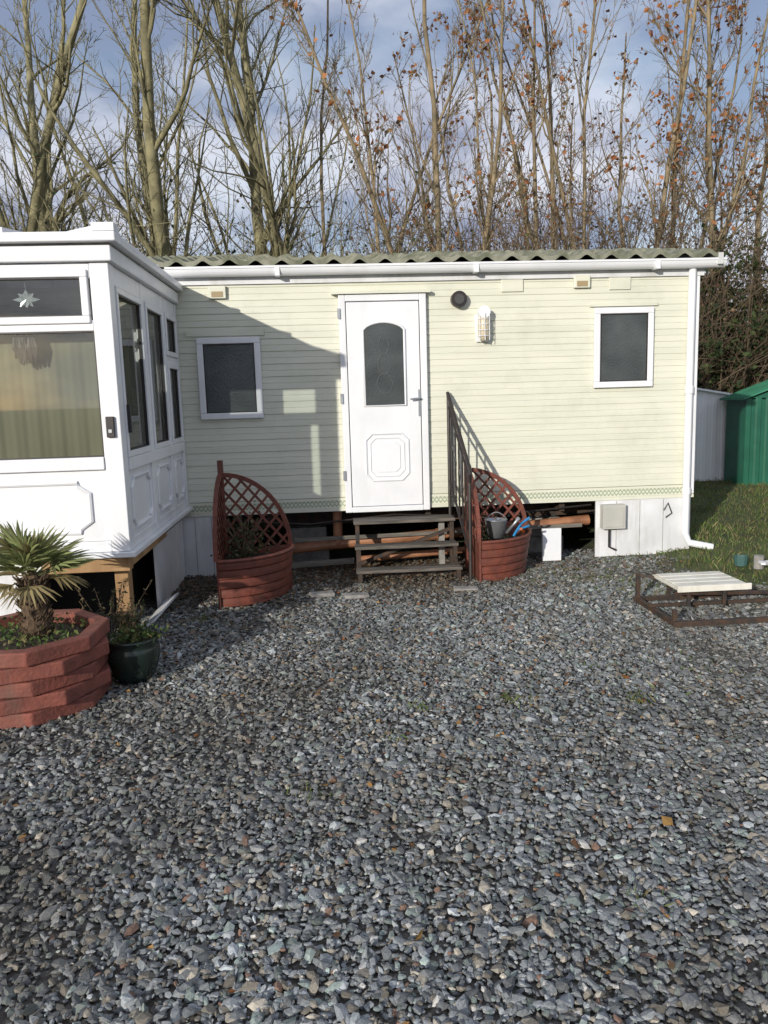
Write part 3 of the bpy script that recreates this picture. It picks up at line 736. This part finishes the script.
def pleat(xa,xb,y,za,zb,amp,per,nm):
    xs_=np.arange(xa,xb,.012); b_=B()
    for i,xq in enumerate(xs_):
        a_=amp*math.sin(xq*2*math.pi/per)+amp*.5*math.sin(xq*2*math.pi/(per*.37)+1)
        b_.v+=[(xq,y+a_*1.3,za),(xq,y+a_,(za+zb)/2),(xq,y+a_*.5,zb)]
    for i in range(len(xs_)-1):
        b_.f+=[(3*i,3*i+3,3*i+4,3*i+1),(3*i+1,3*i+4,3*i+5,3*i+2)]
    b_.obj(nm,M_blind,cs,smooth=True)
pleat(-2.40,-1.43,YF+.16,1.16,2.03,.005,.13,'net_curtain')
pleat(XC,-1.5,YF+1.2,ZB+.03,ZT-.2,.02,.17,'inner_curtain')
B().box(XC,XF-.13,YF+.075,YF+.21,1.235,1.262).obj('window_board', M_white, cs)
kb=B(); kb.box(-1.375,-1.325,YF-.022,YF-.001,1.40,1.53); kb.obj('key_safe', M_black, cs, bevel=.004)
B().box(-1.36,-1.34,YF-.026,YF-.0225,1.43,1.45).obj('key_safe_dial', M_steel, cs)
B().box(XF+.009,XF+.03,5.095,5.115,1.42,1.60).obj('door_handle', M_black, cs)
# hanging faceted glass ornament behind the top opener
orn=B(); ox,oy,oz=-1.81,YF+.055,2.255
orn.tube([(ox,oy,2.375),(ox,oy,2.31)],.0015,4)
def petal(a_,l_,w_):
    c_,s_=math.cos(a_),math.sin(a_)
    return [(ox,oy,oz),(ox+l_*.45*c_-w_*s_,oy-.006,oz+l_*.45*s_+w_*c_),(ox+l_*c_,oy,oz+l_*s_),(ox+l_*.45*c_+w_*s_,oy+.002,oz+l_*.45*s_-w_*c_)]
for a_,l_,w_ in ((math.pi/2,.06,.018),(math.pi/2+.9,.062,.016),(math.pi/2-.9,.062,.016),(math.pi,.085,.014),(0,.085,.014),(-math.pi/2,.05,.022),(-math.pi/2+.75,.06,.015),(-math.pi/2-.75,.06,.015)): orn.poly(petal(a_,l_,w_))
orn.obj('window_ornament', mat('pearl_glass',(.50,.53,.53),(.30,.33,.33),rough=.15,scale=40), cs)
hb=B()
rr_=random.Random(4)
for k in range(26):
    x_=-1.85+rr_.uniform(-.06,.06); hb.tube([(x_,YF+.072,2.04),(x_+rr_.uniform(-.02,.02),YF+.08,1.97),(x_+rr_.uniform(-.025,.025),YF+.08,1.86+rr_.uniform(0,.08))],[.010,.018,.006],6)
hb.obj('hanging_decoration', M_black, cs)

# ------------------------------------------------------------ palm planter
pp_=empty('palm_planter'); px_,py_=-1.70,4.20
pb=B(); 
for k in range(5):
    rot=0 if k%2 else math.pi/8; ro_=.440+(.012 if k%2 else 0); ri_=ro_-.075; z0_=.002+k*.080; z1_=z0_+.077
    rot+=rr_.uniform(-.03,.03); ro_+=rr_.uniform(-.005,.005)
    n0=len(pb.v)
    for rad,zz in ((ro_,z0_),(ro_,z1_),(ri_,z1_),(ri_,z0_)):
        for i in range(8):
            a_=rot+2*math.pi*i/8; pb.v.append((px_+rad*math.cos(a_),py_+rad*math.sin(a_),zz))
    for j in range(4):
        for i in range(8):
            q=(i+1)%8; jj=(j+1)%4
            pb.f.append((n0+j*8+i,n0+j*8+q,n0+jj*8+q,n0+jj*8+i))
pb.obj('octagonal_timber_layers', M_terr, pp_, bevel=.008)
B().lathe(px_,py_,[(.365,.33),(.2,.36),(.001,.37)],20).obj('soil', M_soil, pp_, smooth=True)
cxp=px_+.07
tk=B(); tk.lathe(cxp,py_,[(.06,.34),(.075,.42),(.066,.5),(.07,.58),(.055,.68),(.01,.74)],14)
for i in range(220):
    a_=rr_.uniform(0,6.283); zz=rr_.uniform(.36,.70); rd=.064
    tk.tube([(cxp+rd*math.cos(a_),py_+rd*math.sin(a_),zz),(cxp+(rd+.03)*math.cos(a_),py_+(rd+.03)*math.sin(a_),zz+.035)],[.006,.002],4)
tk.obj('palm_trunk', M_fiber, pp_)
FV=[];FF=[];FC=[]
pc=np.random.default_rng(11)
def frond(o,dirv,plen,flen,nl,spread,colr,droop):
    dirv=dirv/np.linalg.norm(dirv)
    side=np.cross(dirv,[0,0,1]); side/=np.linalg.norm(side)+1e-6; upv=np.cross(side,dirv)
    hub=o+dirv*plen
    def strip(pts,ws,wd,c):
        n0=len(FV)
        for q,w_ in zip(pts,ws): FV.append(q-wd*w_); FV.append(q+wd*w_); FC.append(c); FC.append(c)
        for i in range(len(pts)-1): FF.append((n0+2*i,n0+2*i+1,n0+2*i+3,n0+2*i+2))
    strip([o,hub],[.007,.005],side,colr*.8)
    strip([o,hub],[.005,.004],upv,colr*.8)
    for i in range(nl):
        a_=(i/(nl-1)-.5)*spread
        dd=dirv*math.cos(a_)+side*math.sin(a_)
        L_=flen*(.72+.28*math.cos(a_))*pc.uniform(.9,1.08)
        wd=np.cross(dd,upv); wd/=np.linalg.norm(wd)
        wd=wd*.85+upv*.5*(1 if i%2 else -1)
        pts=[hub,hub+dd*L_*.4+upv*.01,hub+dd*L_*.75-np.array([0,0,droop*.3*L_]),hub+dd*L_-np.array([0,0,droop*L_])]
        strip(pts,[.003,.009,.006,.0008],wd,colr*pc.uniform(.75,1.25))
cr0=np.array([cxp,py_,.69])
for i in range(24):
    a_=i*2.39996; elv=pc.uniform(.1,1.25) if i<19 else pc.uniform(-.25,.05)
    dv=np.array([math.cos(a_)*math.cos(elv),math.sin(a_)*math.cos(elv),math.sin(elv)])
    frond(cr0,dv,pc.uniform(.08,.15),pc.uniform(.19,.27),17,2.2,np.array([.22,.25,.10]) if i<17 else np.array([.26,.21,.10]),pc.uniform(.03,.2))
fast_mesh('palm_fronds', np.array(FV), np.array(FF), M_leaf, parent=pp_, col=np.array(FC))
GG=np.array([(.08,.13,.03),(.13,.17,.05),(.06,.10,.03),(.18,.16,.07)])
C=np.stack([px_+rp_.normal(0,.2,420),py_+rp_.normal(0,.2,420),.375+np.abs(rp_.normal(0,.022,420))],-1)
k=np.hypot(C[:,0]-px_,C[:,1]-py_)<.36; P,F_,c=leaf_cloud(C[k],.032,GG,rp_); fast_mesh('underplanting',P,F_,M_leaf,parent=pp_,col=c)

dp=empty('glazed_plant_pot'); qx,qy=-1.18,4.42
B().lathe(qx,qy,[(.001,.0),(.09,.0),(.125,.06),(.15,.15),(.148,.21),(.135,.235),(.15,.25),(.152,.265),(.138,.265),(.13,.24),(.11,.22),(.001,.215)],28).obj('pot', M_pot, dp, smooth=True)
B().lathe(qx,qy,[(.135,.228),(.001,.236)],20).obj('compost', M_soil, dp)
C=np.stack([qx+rp_.normal(0,.07,260),qy+rp_.normal(0,.07,260),.25+np.abs(rp_.normal(0,.035,260))],-1)
P,F_,c=leaf_cloud(C,.035,GG*.8,rp_); fast_mesh('foliage',P,F_,M_leaf,parent=dp,col=c)
fp=empty('wispy_shrub'); s=B(); Cs=[]
for i in range(30):
    a_=rp_.uniform(0,6.28); rd=rp_.uniform(.08,.26); b0=(-1.36+rp_.normal(0,.03),4.66,0); tip=(b0[0]+rd*math.cos(a_),b0[1]+rd*math.sin(a_),rp_.uniform(.30,.54))
    s.tube([b0,((b0[0]+tip[0])/2,(b0[1]+tip[1])/2,tip[2]*.65),tip],[.004,.003,.0015],4)
    for t_ in np.linspace(.5,1,14): Cs.append((b0[0]+(tip[0]-b0[0])*t_+rp_.normal(0,.012),b0[1]+(tip[1]-b0[1])*t_+rp_.normal(0,.012),tip[2]*t_**.8+rp_.normal(0,.012)))
s.obj('stems',M_twig,fp); P,F_,c=leaf_cloud(np.array(Cs),.035,DK*1.1,rp_,aspect=.3); fast_mesh('foliage',P,F_,M_leaf,parent=fp,col=c)

# ------------------------------------------------------------ scrap frame with white board (right)
tf=empty('metal_base_frame')
f_=B()
def ring(x0,x1,y0,y1,z,w=.035,h=.035):
    f_.beam((x0,y0,z),(x1,y0,z),w,h).beam((x0,y1,z),(x1,y1,z),w,h).beam((x0+.02,y0+.025,z),(x0+.02,y1-.025,z),w,h).beam((x1-.02,y0+.025,z),(x1-.02,y1-.025,z),w,h)
ring(2.26,3.5,4.84,5.50,.035)
f_.beam((2.28,4.86,.05),(2.28,4.86,.13),.03,.03).beam((2.28,5.48,.05),(2.28,5.48,.24),.03,.03)
f_.beam((2.28,5.48,.225),(2.46,5.40,.205),.02,.02)
f_.beam((2.26,5.22,.06),(3.4,5.22,.06),.025,.025)
for xx in (2.50,2.76): f_.beam((xx,5.12,.07),(xx,5.12,.205),.025,.025); f_.beam((xx,5.44,.07),(xx,5.44,.205),.025,.025)
f_.beam((2.4,5.12,.17),(3.4,5.25,.10),.03,.025)
f_.obj('frame', M_rust, tf, bevel=.003)
bd=B(); bd.box(2.38,2.90,5.04,5.46,.210,.228)
for k in range(4): bd.box(2.395,2.885,5.06+k*.098,5.06+k*.098+.085,.2295,.238)
bd.box(2.375,2.905,5.02,5.038,.200,.244)
bd.obj('white_board', mat('aged_plastic',(.76,.75,.68),(.68,.66,.58),rough=.5,dirt=(.4,.35,.25),dirt_amt=.6), tf, bevel=.003)
cl=empty('white_plank'); B().beam((3.45,5.75,.20),(4.3,5.55,.20),.12,.03).beam((3.5,5.95,.16),(4.2,5.8,.16),.08,.02).obj('boards', M_shedw, cl, bevel=.003)
jb=empty('plastic_tub'); B().lathe(3.45,6.15,[(.001,.10),(.05,.10),(.06,.18),(.055,.18),(.045,.12),(.001,.12)],12).obj('tub', mat('teal',(.05,.12,.11)), jb)
B().lathe(3.55,6.05,[(.001,.09),(.04,.09),(.04,.2),(.001,.2)],10).obj('carton', M_conc, jb)
for (bx,by,a_) in ((.18,6.05,.1),(1.08,6.1,-.1),(-.1,6.15,.2)):
    o=B().box(-.10,.10,-.05,.05,0,.030).obj('paving_brick', M_conc, None, bevel=.006); o.location=(bx,by,.004); o.rotation_euler=(0,.03,a_)

# ------------------------------------------------------------ sheds
sw=empty('white_shed')
def corr_wall(b_,x0,x1,y,z0,z1a,z1b,amp=.010,per=.16):
    xs_=np.arange(x0,x1+.001,.02); n0=len(b_.v)
    for i,xq in enumerate(xs_):
        o=amp*(1 if (xq/per)%1<.5 else -1); zt=z1a+(z1b-z1a)*(xq-x0)/(x1-x0)
        b_.v+=[(xq,y+o,z0),(xq,y+o,zt)]
    for i in range(len(xs_)-1): b_.f.append((n0+2*i,n0+2*i+2,n0+2*i+3,n0+2*i+1))
b_=B(); corr_wall(b_,5.55,6.46,12.0,.05,1.64,1.46,amp=.003)
b_.box(5.55,6.45,12.03,13.0,.05,1.42); b_.obj('walls',M_shedw,sw)
B().prism([(5.48,11.93,1.64),(6.50,11.93,1.455),(6.50,11.93,1.485),(5.48,11.93,1.67)],(0,1.1,0)).obj('roof',M_shedw,sw)
sg_=empty('green_shed'); SX=-.34
b_=B(); corr_wall(b_,6.66+SX,8.9+SX,11.3,.05,1.42,1.42); b_.box(6.68+SX,8.88+SX,11.33,11.9,.05,1.40)
b_.prism([(6.68+SX,11.31,1.40),(8.88+SX,11.31,1.40),(7.78+SX,11.31,1.78)],(0,.6,0)); b_.obj('walls',M_shedg,sg_)
rf=B()
for k in range(8):
    yA=11.22+k*.09
    for (d0,d1,ln_) in ((0,.0,.06),(.06,-.01,.03)):
        rf.prism([(6.58+SX,yA+d0,1.40+d1),(7.78+SX,yA+d0,1.825+d1),(7.78+SX,yA+d0,1.85+d1),(6.58+SX,yA+d0,1.425+d1)],(0,ln_,0))
        rf.prism([(8.98+SX,yA+d0,1.40+d1),(7.78+SX,yA+d0,1.825+d1),(7.78+SX,yA+d0,1.85+d1),(8.98+SX,yA+d0,1.425+d1)],(0,ln_,0))
rf.obj('roof',M_shedr,sg_)

# ------------------------------------------------------------ trees
def tubes_group(P, Rd, ns):
    n,m,_=P.shape
    T=np.empty_like(P); T[:,1:-1]=P[:,2:]-P[:,:-2]; T[:,0]=P[:,1]-P[:,0]; T[:,-1]=P[:,-1]-P[:,-2]
    T/=np.linalg.norm(T,axis=2)[...,None]+1e-9
    ref=np.array([.93,.33,.12]); A=np.cross(T,ref); A/=np.linalg.norm(A,axis=2)[...,None]+1e-9; Bv=np.cross(T,A)
    an=np.arange(ns)*2*math.pi/ns
    V=P[:,:,None,:]+(A[:,:,None,:]*np.cos(an)[None,None,:,None]+Bv[:,:,None,:]*np.sin(an)[None,None,:,None])*Rd[:,:,None,None]
    V=V.reshape(-1,3)
    i=np.arange(n)[:,None,None]; j=np.arange(m-1)[None,:,None]; k=np.arange(ns)[None,None,:]; k2=(k+1)%ns
    b0=i*m*ns+j*ns
    F_=np.stack([b0+k,b0+k2,b0+ns+k2,b0+ns+k],-1).reshape(-1,4)
    return V,F_
def make_tree(name,x,y,h,r0,seed,stems=1,kids=(15,8,6),leafn=0,mt=None,spread=.75,leafcols=AUT,tw=.0042,ang0=.62,lean=(0,0)):
    g=np.random.default_rng(seed)
    npts=[10,8,5,3]
    starts=np.tile(np.array([x,y,-.05]),(stems,1))+g.normal(0,.10*(stems>1),(stems,3))*[1,1,0]
    dirs=np.tile(np.array([lean[0],lean[1],1.0]),(stems,1))+g.normal(0,.14 if stems>1 else .04,(stems,3))*[1,1,0]
    dirs/=np.linalg.norm(dirs,axis=1)[:,None]
    Ls=h*g.uniform(.85,1.1,stems); Rs=r0*g.uniform(.7,1.0,stems)
    groups=[]; tips=[]
    for lv in range(4):
        n=len(starts); m=npts[lv]; P=np.empty((n,m,3)); P[:,0]=starts; D=dirs.copy()
        wig=[.07,.13,.16,.2][lv]; trop=[.04,.10,.07,.03][lv]
        Dl=np.empty((n,m,3)); Dl[:,0]=D
        for i in range(1,m):
            D=D+g.normal(0,wig,(n,3)); D[:,2]+=trop; D/=np.linalg.norm(D,axis=1)[:,None]
            P[:,i]=P[:,i-1]+D*(Ls/(m-1))[:,None]; Dl[:,i]=D
        t=np.linspace(0,1,m); Rd=Rs[:,None]*(1-(.80 if lv<2 else .5)*t[None]); Rd=np.maximum(Rd,tw*.8)
        groups.append(tubes_group(P,Rd,[8,5,3,3][lv]))
        if lv>=2: tips.append(P[:,1:].reshape(-1,3))
        if lv==3: break
        kk=kids[lv]; tt=g.uniform([.22,.15,.1][lv],1.0,(n,kk)); f=tt*(m-1); i0=np.minimum(f.astype(int),m-2); fr_=f-i0
        idx=np.arange(n)[:,None]
        st_=P[idx,i0]*(1-fr_)[...,None]+P[idx,i0+1]*fr_[...,None]
        pd=Dl[idx,i0+1]
        ra=g.normal(0,1,(n,kk,3)); ra-= (ra*pd).sum(-1)[...,None]*pd; ra/=np.linalg.norm(ra,axis=-1)[...,None]
        an=g.uniform(ang0*.6,ang0*1.35,(n,kk))
        nd=pd*np.cos(an)[...,None]+ra*np.sin(an)[...,None]; 
        Lc=Ls[:,None]*(1-.62*tt)*g.uniform(.28,.55,(n,kk))*[spread,1.0,.9][lv]
        Rc_=np.minimum(Rs[:,None]*(1-.75*tt)*g.uniform(.3,.55,(n,kk)), Lc*.03+.002)
        starts=st_.reshape(-1,3); dirs=nd.reshape(-1,3); Ls=Lc.ravel(); Rs=np.maximum(Rc_.ravel(),tw)
    e=empty(name); off=0; VV=[];FF_=[]
    for v_,f__ in groups: VV.append(v_); FF_.append(f__+off); off+=len(v_)
    fast_mesh('trunk_and_branches',np.concatenate(VV),np.concatenate(FF_),mt or M_bark,parent=e,smooth=True)
    if leafn:
        tp=np.concatenate(tips); c_=tp[g.integers(0,len(tp),leafn)]
        cen=tp[g.integers(0,len(tp),12)]; dmin=np.min(np.linalg.norm(c_[:,None]-cen[None],axis=2),axis=1)
        k_=dmin<np.percentile(dmin,70)
        c_=c_[k_]+g.normal(0,.04,(int(k_.sum()),3))
        P,F_,c=leaf_cloud(c_,.10,leafcols,g,aspect=.75); fast_mesh('leaves',P,F_,M_leaf,parent=e,col=c)
RUS=np.array([(.36,.13,.05),(.30,.15,.07),(.42,.18,.07),(.24,.11,.05),(.36,.24,.12)])
make_tree('bare_tree',-5.6,13.6,10,.13,1,stems=3,kids=(17,9,6))
make_tree('bare_tree',-4.6,14.2,11,.16,2,stems=2,kids=(18,9,6))
make_tree('bare_tree',-2.5,14.0,11.5,.17,33,stems=2,lean=(.0,0),kids=(20,10,6),spread=.85)
make_tree('bare_tree',-.45,14.3,11.5,.16,4,stems=2,lean=(.03,0),kids=(18,10,6),spread=.85)
make_tree('bare_tree',-3.6,16.0,10,.09,5,stems=3)
make_tree('bare_tree',-1.3,16.4,10,.08,6,stems=2)
for i,(xx,yy,hh,rr0,ss,lf) in enumerate([(1.45,13.8,10,.075,2,200),(2.15,14.4,11,.085,2,340),(3.1,14.8,10,.065,2,480),(4.1,14.1,10,.075,3,460),(4.9,14.6,11,.07,2,600),(5.75,14.2,10.5,.08,3,680),(6.7,14.9,11,.075,2,700),(7.7,14.3,10,.085,2,700),(8.9,15.2,11,.11,2,700),(.6,16.5,10,.08,2,80),(3.4,17.0,11,.07,2,360),(6.2,17.0,10,.07,3,460)]):
    make_tree('poplar_tree',xx,yy,hh,rr0,20+i,stems=ss,leafn=lf,mt=M_bark2,spread=.6,ang0=.5,leafcols=RUS,kids=(16,8,5))
def thicket(name,x0,x1,y0,y1,h0,h1,n,seed,cols,nleaf,lsz,mt):
    g=np.random.default_rng(seed); e=empty(name)
    xx=g.uniform(x0,x1,n); st_=np.stack([xx,g.uniform(y0,y1,n),np.zeros(n)],-1)
    hh=(h0+(h1-h0)*g.uniform(0,1,n)**1.2)*(1+.14*np.sin(xx*1.9+seed)+.10*np.sin(xx*4.3))
    D=np.stack([g.normal(0,.22,n),g.normal(0,.22,n),np.ones(n)],-1)
    m=6; P=np.empty((n,m,3)); P[:,0]=st_
    for i in range(1,m):
        D=D+g.normal(0,.2,(n,3)); D[:,2]=np.maximum(D[:,2],.4); Dn=D/np.linalg.norm(D,axis=1)[:,None]; P[:,i]=P[:,i-1]+Dn*(hh/(m-1))[:,None]
    Rd=np.linspace(.014,.004,m)[None]*np.ones((n,1)); v1,f1=tubes_group(P,Rd,3)
    k=7; ii=np.repeat(np.arange(n),k); jj=g.integers(2,m,n*k); s2=P[ii,jj]; D=g.normal(0,1,(n*k,3)); D[:,2]=np.abs(D[:,2])*.8+.2; D/=np.linalg.norm(D,axis=1)[:,None]
    L2=g.uniform(.3,.9,n*k); Q=np.empty((n*k,3,3)); Q[:,0]=s2
    for i in range(1,3):
        D=D+g.normal(0,.2,D.shape); D/=np.linalg.norm(D,axis=1)[:,None]; Q[:,i]=Q[:,i-1]+D*(L2/2)[:,None]
    v2,f2=tubes_group(Q,np.full((n*k,3),.0042),3)
    fast_mesh('stems',np.concatenate([v1,v2]),np.concatenate([f1,f2+len(v1)]),mt,parent=e)
    if nleaf:
        allp=np.concatenate([P[:,2:].reshape(-1,3),Q.reshape(-1,3)]); c_=allp[g.integers(0,len(allp),nleaf)]+g.normal(0,.06,(nleaf,3))
        Pp,F_,c=leaf_cloud(c_,lsz,cols,g,aspect=.7); fast_mesh('leaves',Pp,F_,M_leaf,parent=e,col=c)
BR=np.array([(.15,.10,.06),(.20,.13,.08),(.10,.08,.05),(.12,.12,.05)])
GD=np.array([(.03,.05,.018),(.05,.075,.025),(.025,.04,.015),(.07,.085,.03)])
thicket('hedgerow',-7.5,1.5,13.0,15.0,3.4,4.6,700,51,GD,6500,.07,M_bark)
thicket('hedgerow',.5,7.5,12.8,14.6,3.6,5.2,700,52,BR,7500,.065,M_twig)
thicket('ivy_hedge',6.4,13,13.2,14.6,3.0,4.1,450,53,GD,34000,.10,M_twig)
thicket('hedgerow',-12,12,17.5,19.5,4.2,6.0,750,54,BR,8000,.09,M_twig)
